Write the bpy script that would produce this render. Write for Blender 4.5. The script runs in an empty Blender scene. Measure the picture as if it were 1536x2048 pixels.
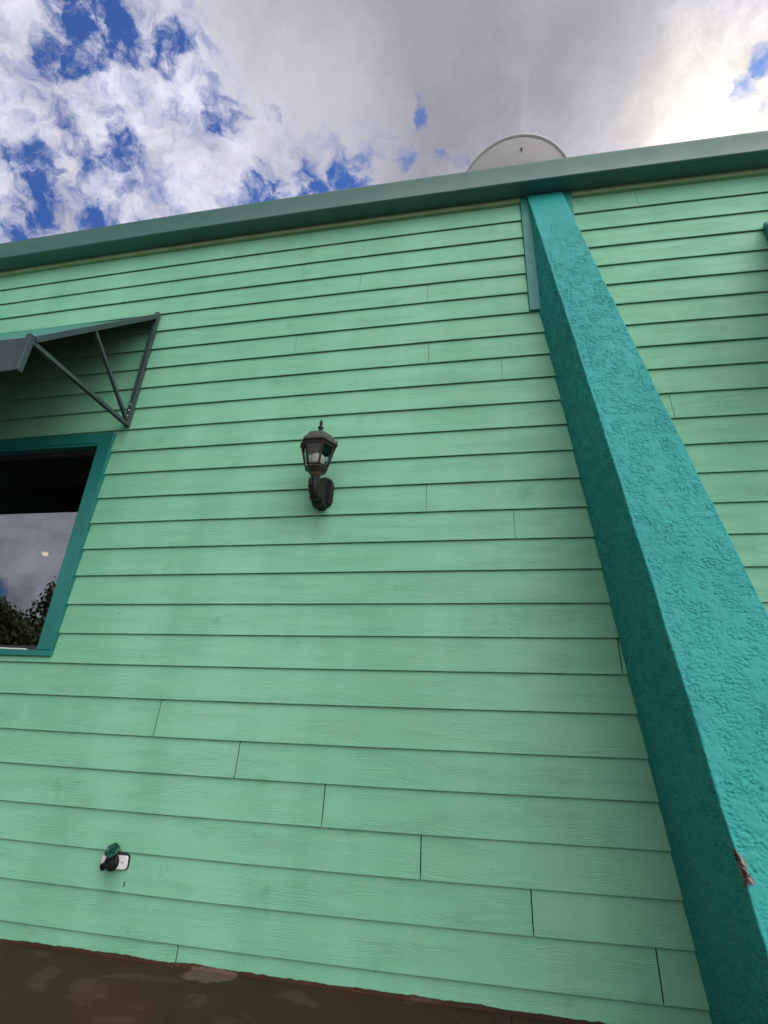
import bpy, bmesh, math, random
from mathutils import Vector, Matrix, noise

random.seed(7)
sc = bpy.context.scene
COL = sc.collection
R = math.radians

# ------------------------------------------------------------------ camera
cam = bpy.data.cameras.new("camera")
cam_o = bpy.data.objects.new("camera", cam)
COL.objects.link(cam_o)
cam.sensor_fit = 'VERTICAL'
cam.sensor_height = 24.0
cam.lens = 1026.417 / 2048 * 24.0
cam.clip_start = 0.05
cam.clip_end = 3000
RT = Vector((0.98333206, 0.17639783, 0.04406655))
UP = Vector((0.02908287, -0.39184425, 0.91957179))
FW = Vector((-0.17947769, 0.90296284, 0.39044317))
m = Matrix((RT, UP, -FW)).transposed().to_4x4()
m.translation = Vector((0, -2.73482, 1.02266))
cam_o.matrix_world = m
sc.camera = cam_o

# ------------------------------------------------------------------ exposure
sc.view_settings.view_transform = 'Standard'
sc.view_settings.look = 'None'
sc.view_settings.exposure = 0.0
sc.view_settings.gamma = 1.0

# ------------------------------------------------------------------ node helpers
class NT:
    """small helper round a node tree"""
    def __init__(self, tree):
        self.t = tree
        self.n = tree.nodes
        self.l = tree.links
    def node(self, kind, **kw):
        nd = self.n.new(kind)
        for k, v in kw.items():
            setattr(nd, k, v)
        return nd
    def put(self, sock, v):
        if hasattr(v, 'is_linked') or isinstance(v, bpy.types.NodeSocket):
            self.l.new(v, sock)
        else:
            sock.default_value = v
    def math(self, op, a, b=0.0, c=0.0, clamp=False):
        nd = self.node('ShaderNodeMath', operation=op, use_clamp=clamp)
        self.put(nd.inputs[0], a); self.put(nd.inputs[1], b); self.put(nd.inputs[2], c)
        return nd.outputs[0]
    def vmath(self, op, a, b=(0, 0, 0), s=None):
        nd = self.node('ShaderNodeVectorMath', operation=op)
        self.put(nd.inputs[0], a); self.put(nd.inputs[1], b)
        if s is not None: self.put(nd.inputs['Scale'], s)
        return nd.outputs['Value'] if op in ('DOT_PRODUCT', 'LENGTH', 'DISTANCE') else nd.outputs['Vector']
    def ramp01(self, v, lo, hi, a=0.0, b=1.0, smooth=True):
        nd = self.node('ShaderNodeMapRange', interpolation_type='SMOOTHSTEP' if smooth else 'LINEAR')
        nd.clamp = True
        self.put(nd.inputs[0], v)
        self.put(nd.inputs[1], lo); self.put(nd.inputs[2], hi)
        self.put(nd.inputs[3], a); self.put(nd.inputs[4], b)
        return nd.outputs[0]
    def noise(self, vec, scale, detail=2.0, rough=0.5, dist=0.0, color=False):
        nd = self.node('ShaderNodeTexNoise')
        self.put(nd.inputs['Vector'], vec)
        self.put(nd.inputs['Scale'], scale); self.put(nd.inputs['Detail'], detail)
        self.put(nd.inputs['Roughness'], rough); self.put(nd.inputs['Distortion'], dist)
        return nd.outputs['Color'] if color else nd.outputs['Fac']
    def mix(self, f, a, b, mode='MIX'):
        nd = self.node('ShaderNodeMix', data_type='RGBA', blend_type=mode)
        self.put(nd.inputs[0], f)
        for s, v in ((nd.inputs[6], a), (nd.inputs[7], b)):
            if isinstance(v, tuple) and len(v) == 3: v = (*v, 1)
            self.put(s, v)
        return nd.outputs[2]
    def coord(self, scale=(1, 1, 1), kind='Object'):
        tc = self.node('ShaderNodeTexCoord')
        mp = self.node('ShaderNodeMapping')
        self.l.new(tc.outputs[kind], mp.inputs[0])
        mp.inputs['Scale'].default_value = scale
        return mp.outputs[0]
    def bump(self, h, strength, dist, normal=None):
        nd = self.node('ShaderNodeBump')
        self.put(nd.inputs['Height'], h)
        nd.inputs['Strength'].default_value = strength
        nd.inputs['Distance'].default_value = dist
        if normal is not None: self.l.new(normal, nd.inputs['Normal'])
        return nd.outputs[0]

# ------------------------------------------------------------------ world: Nishita sky under broken cloud
SUN_EL, SUN_AZ = R(53.0), R(32.5)      # behind the building, to the right
world = bpy.data.worlds.new("World")
sc.world = world
world.use_nodes = True
W = NT(world.node_tree)
W.n.clear()
out = W.node('ShaderNodeOutputWorld')
bg = W.node('ShaderNodeBackground')
bg.inputs['Strength'].default_value = 0.1
W.l.new(bg.outputs[0], out.inputs[0])
sky = W.node('ShaderNodeTexSky', sky_type='NISHITA')
sky.sun_disc = False
sky.sun_elevation = SUN_EL
sky.sun_rotation = SUN_AZ
sky.air_density = 1.0; sky.dust_density = 0.3; sky.ozone_density = 2.5
tc = W.node('ShaderNodeTexCoord')
d0 = tc.outputs['Generated']

def warp(vec, scale, amt, detail=2.0):
    c = W.noise(vec, scale, detail, 0.6, 0.0, True)
    c = W.vmath('SUBTRACT', c, (0.5, 0.5, 0.5))
    return W.vmath('ADD', vec, W.vmath('SCALE', c, s=amt))
d1 = W.vmath('NORMALIZE', warp(warp(d0, 8.0, 0.085, 4.0), 30.0, 0.042, 5.0))
def lobe(vec, c, rad, amp, inner=0.15):
    dt = W.vmath('DOT_PRODUCT', vec, c)
    return W.ramp01(dt, math.cos(rad), math.cos(rad * inner), 0.0, amp)
def lobes(vec, lst, inner=0.15):
    acc = None
    for (x, y, z, r, a) in lst:
        v = lobe(vec, (x, y, z), r, a, inner)
        acc = v if acc is None else W.math('MAXIMUM', acc, v)
    return acc
GAPS = [(-0.56, 0.40, 0.725, 0.15, 0.50), (-0.44, 0.37, 0.82, 0.085, 0.44), (-0.24, 0.525, 0.815, 0.075, 0.46), (-0.49, 0.28, 0.825, 0.06, 0.5), (-0.12, 0.51, 0.85, 0.05, 0.38),
 (-0.4752, 0.276, 0.8355, 0.0454, 1.1), (-0.4573, 0.3004, 0.8371, 0.0313, 1.0), (-0.5231, 0.299, 0.7981, 0.0271, 0.9),
 (-0.5202, 0.3264, 0.7892, 0.0186, 0.6), (-0.4019, 0.3426, 0.8492, 0.0267, 0.85), (-0.4037, 0.3618, 0.8403, 0.0191, 0.6),
 (-0.353, 0.3503, 0.8676, 0.017, 0.4), (-0.3573, 0.4261, 0.8311, 0.028, 0.75), (-0.449, 0.3689, 0.8138, 0.0169, 0.4),
 (-0.6051, 0.3754, 0.7021, 0.0342, 0.9), (-0.5507, 0.3815, 0.7424, 0.026, 0.7), (-0.4979, 0.4049, 0.7669, 0.0309, 0.85),
 (-0.5456, 0.4106, 0.7306, 0.0234, 0.6), (-0.6051, 0.4045, 0.6857, 0.0242, 0.8), (-0.641, 0.4132, 0.6468, 0.0249, 0.9),
 (-0.556, 0.4534, 0.6966, 0.0249, 0.9), (-0.6327, 0.381, 0.6742, 0.0181, 0.6), (-0.1893, 0.5347, 0.8236, 0.0327, 0.95),
 (-0.2489, 0.5239, 0.8146, 0.0308, 0.9), (-0.3248, 0.5165, 0.7923, 0.0289, 0.9), (-0.371, 0.5088, 0.7768, 0.0197, 0.5),
 (-0.0713, 0.4646, 0.8826, 0.0105, 0.55), (-0.0748, 0.4827, 0.8726, 0.0090, 0.5), (-0.1509, 0.5025, 0.8513, 0.0238, 0.5),
 (-0.113, 0.5178, 0.848, 0.0223, 0.5), (-0.0424, 0.5301, 0.8469, 0.0120, 0.55), (-0.0113, 0.5394, 0.842, 0.0120, 0.5),
 (0.3759, 0.4453, 0.8126, 0.0150, 0.62), (0.3616, 0.4697, 0.8054, 0.0140, 0.55), (0.3893, 0.4831, 0.7843, 0.0113, 0.5),
 (-0.4085, 0.3073, 0.8595, 0.0192, 0.6), (-0.2995, 0.4349, 0.8492, 0.015, 0.4),
 (0.2, -0.95, 0.25, 0.12, 0.7), (-0.2, -0.8, 0.55, 0.1, 0.7)]
gap = lobes(d1, [(x, y, z, r * 1.85, a) for x, y, z, r, a in GAPS])
nz = W.noise(d1, 26.0, 6.0, 0.62)
nf = W.noise(d0, 60.0, 5.0, 0.7)
gv = W.math('MULTIPLY', gap, W.math('ADD', -1.05, W.math('ADD', W.math('MULTIPLY', nz, 3.1), W.math('MULTIPLY', nf, 1.0))))
gv = W.math('ADD', gv, W.math('MULTIPLY', W.math('SUBTRACT', nz, 0.62), 0.5))
blue = W.ramp01(gv, 0.10, 1.05, 0.0, 0.98)
bank = lobe(d1, (-0.685, -0.685, 0.262), 0.30, 1.0, 0.5)
blue = W.math('MULTIPLY', blue, W.math('SUBTRACT', 1.0, bank))
blue = W.math('MAXIMUM', blue, lobes(d1, [(-0.742, -0.648, 0.172, 0.036, 0.95)]))
# cloud brightness: white edges, grey bases
b1 = W.noise(d1, 5.0, 5.0, 0.55)
b2 = W.noise(d1, 17.0, 6.0, 0.6)
bright = W.math('ADD', W.math('MULTIPLY', b1, 0.55), W.math('MULTIPLY', b2, 0.75))
bright = W.math('ADD', bright, -0.02)
dark = lobes(d1, [(-0.0885, 0.3938, 0.9149, 0.34, 1.0), (0.1736, 0.4565, 0.8726, 0.16, 1.0), (-0.22, 0.36, 0.906, 0.2, 0.8), (0.1, 0.30, 0.95, 0.3, 0.9)], 0.3)
grey = W.math('ADD', 0.385, W.math('MULTIPLY', W.math('SUBTRACT', b1, 0.5), 0.25))
bright = W.math('ADD', W.math('MULTIPLY', bright, W.math('SUBTRACT', 1.0, dark)), W.math('MULTIPLY', grey, dark))
white = lobes(d1, [(-0.2563, 0.4736, 0.8426, 0.20, 0.20), (-0.5615, 0.3017, 0.7705, 0.14, 0.16), (-0.45, 0.44, 0.78, 0.16, 0.16), (-0.32, 0.33, 0.889, 0.12, 0.12)], 0.1)
bright = W.math('ADD', bright, white)
bright = W.math('ADD', bright, W.math('MULTIPLY', W.math('MULTIPLY', W.math('SUBTRACT', nf, 0.5), 0.42), W.math('SUBTRACT', 1.0, W.math('MULTIPLY', dark, 0.85))))
near_sun = W.math('POWER', W.math('MAXIMUM', W.vmath('DOT_PRODUCT', d1, (0.325, 0.506, 0.80)), 0.0), 110.0)
bright = W.math('ADD', bright, W.math('MULTIPLY', near_sun, 0.42))
core = W.math('POWER', W.math('MAXIMUM', W.vmath('DOT_PRODUCT', d0, (0.325, 0.516, 0.79)), 0.0), 900.0)
bright = W.math('ADD', bright, W.math('MULTIPLY', core, 0.6))
# unseen bright sky added behind the photographer, right, to light front faces
sxyz = W.node('ShaderNodeSeparateXYZ'); W.l.new(d0, sxyz.inputs[0])
front = W.math('POWER', W.math('MAXIMUM', W.vmath('DOT_PRODUCT', d0, (0.62, -0.62, 0.48)), 0.0), 2.0)
front = W.math('MULTIPLY', front, W.ramp01(sxyz.outputs[1], 0.22, -0.15))
# unseen sky at left behind the photographer, darkened to shade left-facing sides
left_dim = W.math('MULTIPLY', W.ramp01(sxyz.outputs[1], 0.12, -0.06), W.ramp01(sxyz.outputs[0], 0.35, -0.45))
bright = W.math('MULTIPLY', bright, W.math('SUBTRACT', 1.0, W.math('MULTIPLY', left_dim, 0.95)))
bright = W.math('ADD', bright, W.math('MULTIPLY', front, 2.6))
# a lighter bank of cloud low over the trees opposite the window
bright = W.math('ADD', bright, W.math('MULTIPLY', bank, W.math('ADD', 0.15, W.math('MULTIPLY', b2, 1.7))))
tint = W.mix(W.ramp01(near_sun, 0.2, 0.9), (0.96, 0.955, 1.10), (1.08, 1.0, 0.93))
tint = W.mix(W.ramp01(sxyz.outputs[1], 0.15, -0.2), tint, (1.02, 1.0, 0.95))
tint = W.mix(W.math('MULTIPLY', bank, 0.9), tint, (0.84, 0.90, 1.10))
cloud = W.vmath('SCALE', tint, s=W.math('MULTIPLY', bright, 10.0))
skyc = W.mix(1.0, sky.outputs[0], (0.34, 0.64, 1.2), 'MULTIPLY')
final = W.mix(blue, cloud, skyc)
W.l.new(final, bg.inputs[0])

# ------------------------------------------------------------------ sun (behind the roof)
sun = bpy.data.lights.new("sun", 'SUN')
sun.energy = 2.5
sun.angle = R(0.5)
sun.color = (1.0, 0.95, 0.86)
sun_o = bpy.data.objects.new("sun", sun)
COL.objects.link(sun_o)
sd = Vector((math.sin(SUN_AZ) * math.cos(SUN_EL), math.cos(SUN_AZ) * math.cos(SUN_EL), math.sin(SUN_EL)))
sun_o.rotation_euler = sd.to_track_quat('Z', 'Y').to_euler()
sun_o.location = (4, 6, 14)

# ------------------------------------------------------------------ materials
def mat(name):
    mt = bpy.data.materials.new(name)
    mt.use_nodes = True
    k = NT(mt.node_tree)
    bs = k.n['Principled BSDF']
    return mt, k, bs
def plain(name, col, rough=0.5, metal=0.0, var=0.12, vscale=6.0, bump=0.0, bscale=80.0, spec=0.5):
    mt, k, bs = mat(name)
    v = k.coord()
    n = k.noise(v, vscale, 5.0, 0.6)
    f = k.ramp01(n, 0.3, 0.7)
    lo = tuple(c * (1 - var) for c in col); hi = tuple(min(1, c * (1 + var)) for c in col)
    k.l.new(k.mix(f, lo, hi), bs.inputs['Base Color'])
    k.put(bs.inputs['Roughness'], k.ramp01(k.noise(v, vscale * 3, 3.0), 0.3, 0.7, max(rough - .08, .02), min(rough + .08, 1)))
    bs.inputs['Metallic'].default_value = metal
    bs.inputs['Specular IOR Level'].default_value = spec
    if bump:
        k.l.new(k.bump(k.noise(v, bscale, 4.0, 0.6), bump, 0.004), bs.inputs['Normal'])
    return mt

def siding_mat():
    mt, k, bs = mat('mint_siding_paint')
    v = k.coord()
    big = k.noise(k.coord((1.9, 1, 0.45)), 1.0, 4.0, 0.55)  # random upright bands of tone, standing in for patches of reflected light
    mid = k.noise(k.coord((1.2, 1, 5)), 2.2, 5.0, 0.65, 0.4)
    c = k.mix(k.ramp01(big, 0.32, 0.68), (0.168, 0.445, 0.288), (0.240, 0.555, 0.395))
    c = k.mix(k.math('MULTIPLY', k.ramp01(mid, 0.35, 0.75), 0.32), c, (0.188, 0.470, 0.260))
    geo = k.node('ShaderNodeNewGeometry')       # each board dried a slightly different shade
    isl = geo.outputs['Random Per Island']
    c = k.mix(k.math('MULTIPLY', isl, 0.30), c, (0.165, 0.455, 0.315))
    c = k.mix(k.math('MULTIPLY', k.math('FRACT', k.math('MULTIPLY', isl, 7.31)), 0.22), c, (0.245, 0.520, 0.330))
    # rubbed greener touch-up marks and faint dirt
    spot = k.ramp01(k.noise(v, 5.5, 3.0, 0.5), 0.66, 0.74)
    c = k.mix(k.math('MULTIPLY', spot, 0.42), c, (0.110, 0.375, 0.210))
    dirt = k.ramp01(k.noise(k.coord((3, 1, 14)), 3.0, 7.0, 0.7), 0.55, 0.85)
    c = k.mix(k.math('MULTIPLY', dirt, 0.22), c, (0.17, 0.36, 0.22))
    # soft green-grey marks below and left of the lantern, below the tap, elsewhere
    for (sx0, sz0, wd, ln, st) in ((-0.94, 2.24, 0.085, 0.34, 0.40), (-0.99, 2.40, 0.05, 0.30, 0.30), (-1.82, 0.34, 0.075, 0.22, 0.45), (0.30, 1.75, 0.30, 0.9, 0.16), (-1.10, 0.78, 0.05, 0.07, 0.35), (-2.05, 0.62, 0.09, 0.05, 0.3)):
        xyz = k.node('ShaderNodeSeparateXYZ'); k.l.new(v, xyz.inputs[0])
        wob = k.math('MULTIPLY', k.math('SUBTRACT', k.noise(v, 9.0, 3.0), 0.5), wd * 1.2)
        ax = k.ramp01(k.math('ABSOLUTE', k.math('ADD', k.math('SUBTRACT', xyz.outputs[0], sx0), wob)), wd * 0.15, wd, 1.0, 0.0)
        az_ = k.math('MULTIPLY', k.ramp01(xyz.outputs[2], sz0 - ln, sz0 - ln * 0.1), k.ramp01(xyz.outputs[2], sz0 + 0.02, sz0 - 0.02))
        c = k.mix(k.math('MULTIPLY', k.math('MULTIPLY', ax, az_), st), c, (0.085, 0.26, 0.125))
    speck = k.ramp01(k.noise(v, 95.0, 1.0, 0.4), 0.765, 0.80)
    c = k.mix(k.math('MULTIPLY', speck, 0.45), c, (0.07, 0.12, 0.08))
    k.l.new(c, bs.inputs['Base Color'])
    k.put(bs.inputs['Roughness'], k.ramp01(mid, 0.3, 0.7, 0.48, 0.66))
    bs.inputs['Specular IOR Level'].default_value = 0.35
    # embossed cedar grain: long wavy lines, in clumps; each board is shifted by its own height
    wv = k.noise(k.coord((1.0, 1, 2.2)), 2.0, 3.0, 0.55, 0.3, True)
    wv = k.vmath('SUBTRACT', wv, (0.5, 0.5, 0.5))
    pos = k.vmath('ADD', k.coord(), k.vmath('MULTIPLY', wv, (0, 0, 0.16)))
    mp = k.node('ShaderNodeMapping'); k.l.new(pos, mp.inputs[0]); mp.inputs['Scale'].default_value = (1.1, 1.0, 62.0)
    g1 = k.noise(mp.outputs[0], 2.6, 3.0, 0.55)
    rid = k.math('SUBTRACT', 1.0, k.math('ABSOLUTE', k.math('MULTIPLY', k.math('SUBTRACT', g1, 0.5), 5.0)), clamp=True)
    clump = k.ramp01(k.noise(k.coord((0.8, 1, 6)), 2.1, 3.0), 0.40, 0.62)
    h = k.math('MULTIPLY', k.math('POWER', rid, 1.6), k.math('ADD', 0.12, clump))
    nrm = k.bump(h, 0.55, 0.0022)
    nrm = k.bump(k.noise(v, 240.0, 3.0, 0.6), 0.10, 0.001, nrm)
    nrm = k.bump(k.noise(k.coord((1, 1, 2.5)), 3.2, 2.0), 0.22, 0.012, nrm)
    k.l.new(nrm, bs.inputs['Normal'])
    return mt

def stucco_mat():
    mt, k, bs = mat('teal_stucco_paint')
    v = k.coord()
    h = k.math('ADD', k.noise(v, 130.0, 4.0, 0.65), k.math('MULTIPLY', k.noise(v, 420.0, 2.0, 0.6), 0.3))
    nrm = k.bump(h, 0.6, 0.0022)
    k.l.new(nrm, bs.inputs['Normal'])
    big = k.noise(v, 2.2, 4.0, 0.6)
    c = k.mix(k.ramp01(big, 0.3, 0.7), (0.022, 0.305, 0.298), (0.032, 0.362, 0.352))
    pit = k.ramp01(k.noise(v, 42.0, 2.0, 0.5), 0.72, 0.78)
    c = k.mix(k.math('MULTIPLY', pit, 0.35), c, (0.03, 0.22, 0.18))
    wash = k.ramp01(k.noise(k.coord((7.0, 7.0, 0.7)), 1.4, 5.0, 0.6), 0.48, 0.75)
    c = k.mix(k.math('MULTIPLY', wash, 0.35), c, (0.060, 0.330, 0.330))
    k.l.new(c, bs.inputs['Base Color'])
    bs.inputs['Roughness'].default_value = 0.6
    bs.inputs['Specular IOR Level'].default_value = 0.3
    return mt

def patio_mat():
    mt, k, bs = mat('brown_concrete_paint')
    v = k.coord()
    n = k.noise(v, 1.6, 5.0, 0.6, 0.5)
    c = k.mix(k.ramp01(n, 0.3, 0.7), (0.036, 0.0165, 0.0085), (0.056, 0.024, 0.013))
    # dried, worn patches with clear outlines
    w = k.noise(k.coord((1, 1.3, 1)), 3.1, 4.0, 0.5, 0.8)
    c = k.mix(k.math('MULTIPLY', k.ramp01(w, 0.54, 0.62), 0.5), c, (0.090, 0.054, 0.038))
    # worn-through patch beside the crack at the foot of the siding
    dv = k.vmath('SUBTRACT', v, (-1.22, -0.05, 0.0))
    dv = k.vmath('MULTIPLY', dv, (1.0, 1.9, 1.0))
    dd = k.math('ADD', k.vmath('LENGTH', dv), k.math('MULTIPLY', k.math('SUBTRACT', k.noise(v, 14.0, 3.0), 0.5), 0.16))
    c = k.mix(k.ramp01(dd, 0.10, 0.125, 0.9, 0.0), c, (0.130, 0.078, 0.064))
    # dirt line a hand's breadth in front of the wall
    sx = k.node('ShaderNodeSeparateXYZ'); k.l.new(v, sx.inputs[0])
    off = k.math('MULTIPLY', k.math('SUBTRACT', k.noise(v, 3.0, 3.0), 0.5), 0.03)
    ln = k.math('ABSOLUTE', k.math('ADD', k.math('ADD', sx.outputs[1], 0.200), off))
    lnm = k.math('MULTIPLY', k.ramp01(ln, 0.003, 0.014, 1.0, 0.0), k.ramp01(k.noise(k.coord((1, 0, 0)), 1.7, 2.0), 0.44, 0.52))
    c = k.mix(k.math('MULTIPLY', lnm, 0.7), c, (0.028, 0.020, 0.014))
    k.l.new(c, bs.inputs['Base Color'])
    k.put(bs.inputs['Roughness'], k.ramp01(n, 0.3, 0.7, 0.55, 0.75))
    bs.inputs['Specular IOR Level'].default_value = 0.18
    nrm = k.bump(k.noise(v, 110.0, 5.0, 0.7), 0.5, 0.003)
    nrm = k.bump(k.noise(v, 6.0, 3.0), 0.3, 0.01, nrm)
    k.l.new(nrm, bs.inputs['Normal'])
    return mt

def ground_mat():
    mt, k, bs = mat('asphalt_ground')
    v = k.coord()
    n = k.noise(v, 0.35, 5.0, 0.6)
    f = k.noise(v, 40.0, 4.0, 0.7)
    c = k.mix(k.ramp01(n, 0.35, 0.65), (0.085, 0.080, 0.075), (0.12, 0.11, 0.10))
    c = k.mix(k.math('MULTIPLY', f, 0.5), c, (0.05, 0.048, 0.045))
    k.l.new(c, bs.inputs['Base Color'])
    bs.inputs['Roughness'].default_value = 0.9
    k.l.new(k.bump(f, 0.6, 0.02), bs.inputs['Normal'])
    return mt

def leaf_mat():
    mt, k, bs = mat('tree_leaves')
    n = k.noise(k.coord(), 1.1, 3.0)
    f = k.noise(k.coord(), 14.0, 1.0)
    c = k.mix(k.ramp01(n, 0.35, 0.65), (0.032, 0.055, 0.014), (0.070, 0.092, 0.024))
    c = k.mix(k.math('MULTIPLY', f, 0.4), c, (0.12, 0.13, 0.03))
    k.l.new(c, bs.inputs['Base Color'])
    bs.inputs['Roughness'].default_value = 0.6
    return mt

def glass_mat(name, tint=(0.93, 0.96, 0.96), ior=1.5):
    mt, k, bs = mat(name)
    bs.inputs['Base Color'].default_value = (*tint, 1)
    bs.inputs['Roughness'].default_value = 0.0
    bs.inputs['IOR'].default_value = ior
    bs.inputs['Transmission Weight'].default_value = 1.0
    return mt

M = dict(
    siding=siding_mat(), stucco=stucco_mat(), patio=patio_mat(), ground=ground_mat(), leaf=leaf_mat(),
    sheath=plain('dark_sheathing', (0.012, 0.012, 0.010), 0.9),
    nail=plain('nail_rust', (0.03, 0.03, 0.025), 0.8),
    frieze=plain('frieze_paint', (0.30, 0.42, 0.23), 0.6, var=0.15),
    gutter=plain('gutter_enamel', (0.050, 0.142, 0.130), 0.36, var=0.05, vscale=2.0, spec=0.5),
    trim=plain('teal_trim_paint', (0.0125, 0.172, 0.152), 0.45, var=0.10, vscale=4.0, bump=0.15, bscale=140),
    pilaster=plain('pilaster_paint', (0.030, 0.235, 0.225), 0.5, var=0.10, bump=0.2, bscale=90),
    awn=plain('awning_enamel', (0.034, 0.056, 0.062), 0.42, var=0.18, vscale=5.0),
    awn_under=plain('awning_underside', (0.050, 0.046, 0.042), 0.7, var=0.2),
    awn_top=plain('awning_top_enamel', (0.025, 0.20, 0.165), 0.4, var=0.1),
    sash=plain('sash_aluminium', (0.030, 0.032, 0.034), 0.4),
    white=plain('white_plastic', (0.74, 0.72, 0.76), 0.4, var=0.05),
    caulk=plain('white_caulk', (0.72, 0.76, 0.78), 0.5, var=0.05),
    bronze=plain('bronze_lantern_metal', (0.014, 0.0135, 0.0138), 0.55, spec=0.25, var=0.35, vscale=22.0, bump=0.25, bscale=160),
    bronze_top=plain('dusty_lantern_metal', (0.060, 0.066, 0.062), 0.65, spec=0.3, var=0.25, vscale=30.0, bump=0.2, bscale=200),
    copper=plain('rubbed_copper_metal', (0.048, 0.028, 0.021), 0.5, var=0.3, vscale=40.0),
    bulb=plain('white_bulb_glare', (0.78, 0.78, 0.76), 0.3, var=0.02),
    black=plain('black_faucet_coating', (0.006, 0.006, 0.006), 0.5, var=0.3, spec=0.3),
    green_plastic=plain('green_handle_plastic', (0.004, 0.062, 0.045), 0.18, var=0.2, vscale=60),
    dish=plain('dish_paint', (0.55, 0.53, 0.55), 0.5, var=0.05, vscale=3.0),
    steel=plain('galvanised_steel', (0.38, 0.38, 0.40), 0.4, metal=0.8),
    chip=plain('bare_stucco_backing', (0.095, 0.068, 0.054), 0.9, var=0.85, vscale=55.0, bump=0.9, bscale=120),
    chip_pale=plain('torn_paper_lath', (0.34, 0.30, 0.27), 0.9, var=0.3, vscale=90.0),
    roofing=plain('roof_sheet', (0.16, 0.17, 0.17), 0.5),
    room=plain('interior_paint', (0.055, 0.05, 0.045), 0.8),
    plainwall=plain('mint_wall_paint', (0.25, 0.58, 0.40), 0.6),
    bark=plain('tree_bark', (0.09, 0.07, 0.05), 0.9, var=0.4, vscale=12.0, bump=0.8, bscale=30),
    glass=glass_mat('coated_window_glass', (0.6, 0.64, 0.62), 2.0), lglass=glass_mat('lantern_glass', (0.88, 0.9, 0.9)),
    gap=plain('joint_shadow_fill', (0.010, 0.008, 0.007), 0.9),
)
def lit_mat():
    mt, k, bs = mat('lit_bulb')
    bs.inputs['Emission Color'].default_value = (1.0, 0.62, 0.30, 1)
    bs.inputs['Emission Strength'].default_value = 1.0
    return mt
M['lit'] = lit_mat()

# ------------------------------------------------------------------ mesh helpers
def obj(name, bm, mats, parent=None, smooth=False, bevel=0.0, angle=40):
    bmesh.ops.recalc_face_normals(bm, faces=bm.faces[:])
    me = bpy.data.meshes.new(name)
    bm.to_mesh(me); bm.free()
    for mm in (mats if isinstance(mats, (list, tuple)) else [mats]):
        me.materials.append(mm)
    if smooth:
        for p in me.polygons: p.use_smooth = True
        me.set_sharp_from_angle(angle=R(angle))
    o = bpy.data.objects.new(name, me)
    COL.objects.link(o)
    if parent is not None: o.parent = parent
    if bevel:
        b = o.modifiers.new('bevel', 'BEVEL'); b.width = bevel; b.segments = 2; b.limit_method = 'ANGLE'; b.angle_limit = R(35)
    return o
def empty(name, loc=(0, 0, 0)):
    o = bpy.data.objects.new(name, None)
    COL.objects.link(o)
    o.location = loc
    o.empty_display_size = 0.2
    return o
def tag(o, label, cat=None, group=None, kind=None):
    if label: o['label'] = label
    if cat: o['category'] = cat
    if group: o['group'] = group
    if kind: o['kind'] = kind
    return o
def box(bm, x0, x1, y0, y1, z0, z1, mi=0):
    vs = [bm.verts.new((x, y, z)) for x in (x0, x1) for y in (y0, y1) for z in (z0, z1)]
    fs = [(0, 1, 3, 2), (4, 6, 7, 5), (0, 4, 5, 1), (2, 3, 7, 6), (0, 2, 6, 4), (1, 5, 7, 3)]
    for f in fs:
        fc = bm.faces.new([vs[i] for i in f]); fc.material_index = mi
    return vs
def bar(bm, a, b, w, h, ref=Vector((0, 0, 1)), mi=0):
    a = Vector(a); b = Vector(b); d = (b - a).normalized()
    s = d.cross(ref)
    if s.length < 1e-4: s = d.cross(Vector((1, 0, 0)))
    s.normalize(); t = s.cross(d)
    vs = []
    for p in (a, b):
        for (i, j) in ((-1, -1), (1, -1), (1, 1), (-1, 1)):
            vs.append(bm.verts.new(p + s * (i * w / 2) + t * (j * h / 2)))
    for f in ((0, 1, 2, 3), (7, 6, 5, 4), (0, 4, 5, 1), (1, 5, 6, 2), (2, 6, 7, 3), (3, 7, 4, 0)):
        fc = bm.faces.new([vs[i] for i in f]); fc.material_index = mi
def lathe(bm, prof, n=24, org=(0, 0, 0), axis='Z', phase=0.0, mi=0):
    org = Vector(org)
    rings = []
    for (r, h) in prof:
        ring = []
        for i in range(n):
            a = phase + 2 * math.pi * i / n
            c, s = r * math.cos(a), r * math.sin(a)
            p = Vector((c, s, h)) if axis == 'Z' else Vector((c, -h, s))
            ring.append(bm.verts.new(org + p))
        rings.append(ring)
    for a, b in zip(rings, rings[1:]):
        for i in range(n):
            f = bm.faces.new((a[i], a[(i + 1) % n], b[(i + 1) % n], b[i])); f.material_index = mi
    for ring in (rings[0], rings[-1]):
        f = bm.faces.new(ring); f.material_index = mi
def tube(bm, pts, rads, n=12, mi=0):
    pts = [Vector(p) for p in pts]
    rings = []
    up = Vector((1, 0, 0))
    for i, p in enumerate(pts):
        d = (pts[min(i + 1, len(pts) - 1)] - pts[max(i - 1, 0)]).normalized()
        s = d.cross(up)
        if s.length < 1e-3: s = d.cross(Vector((0, 0, 1)))
        s.normalize(); t = s.cross(d)
        r = rads[i] if isinstance(rads, (list, tuple)) else rads
        rings.append([bm.verts.new(p + s * (r * math.cos(2 * math.pi * k / n)) + t * (r * math.sin(2 * math.pi * k / n))) for k in range(n)])
    for a, b in zip(rings, rings[1:]):
        for i in range(n):
            f = bm.faces.new((a[i], a[(i + 1) % n], b[(i + 1) % n], b[i])); f.material_index = mi
    for ring in (rings[0], rings[-1]):
        bm.faces.new(ring).material_index = mi

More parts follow.
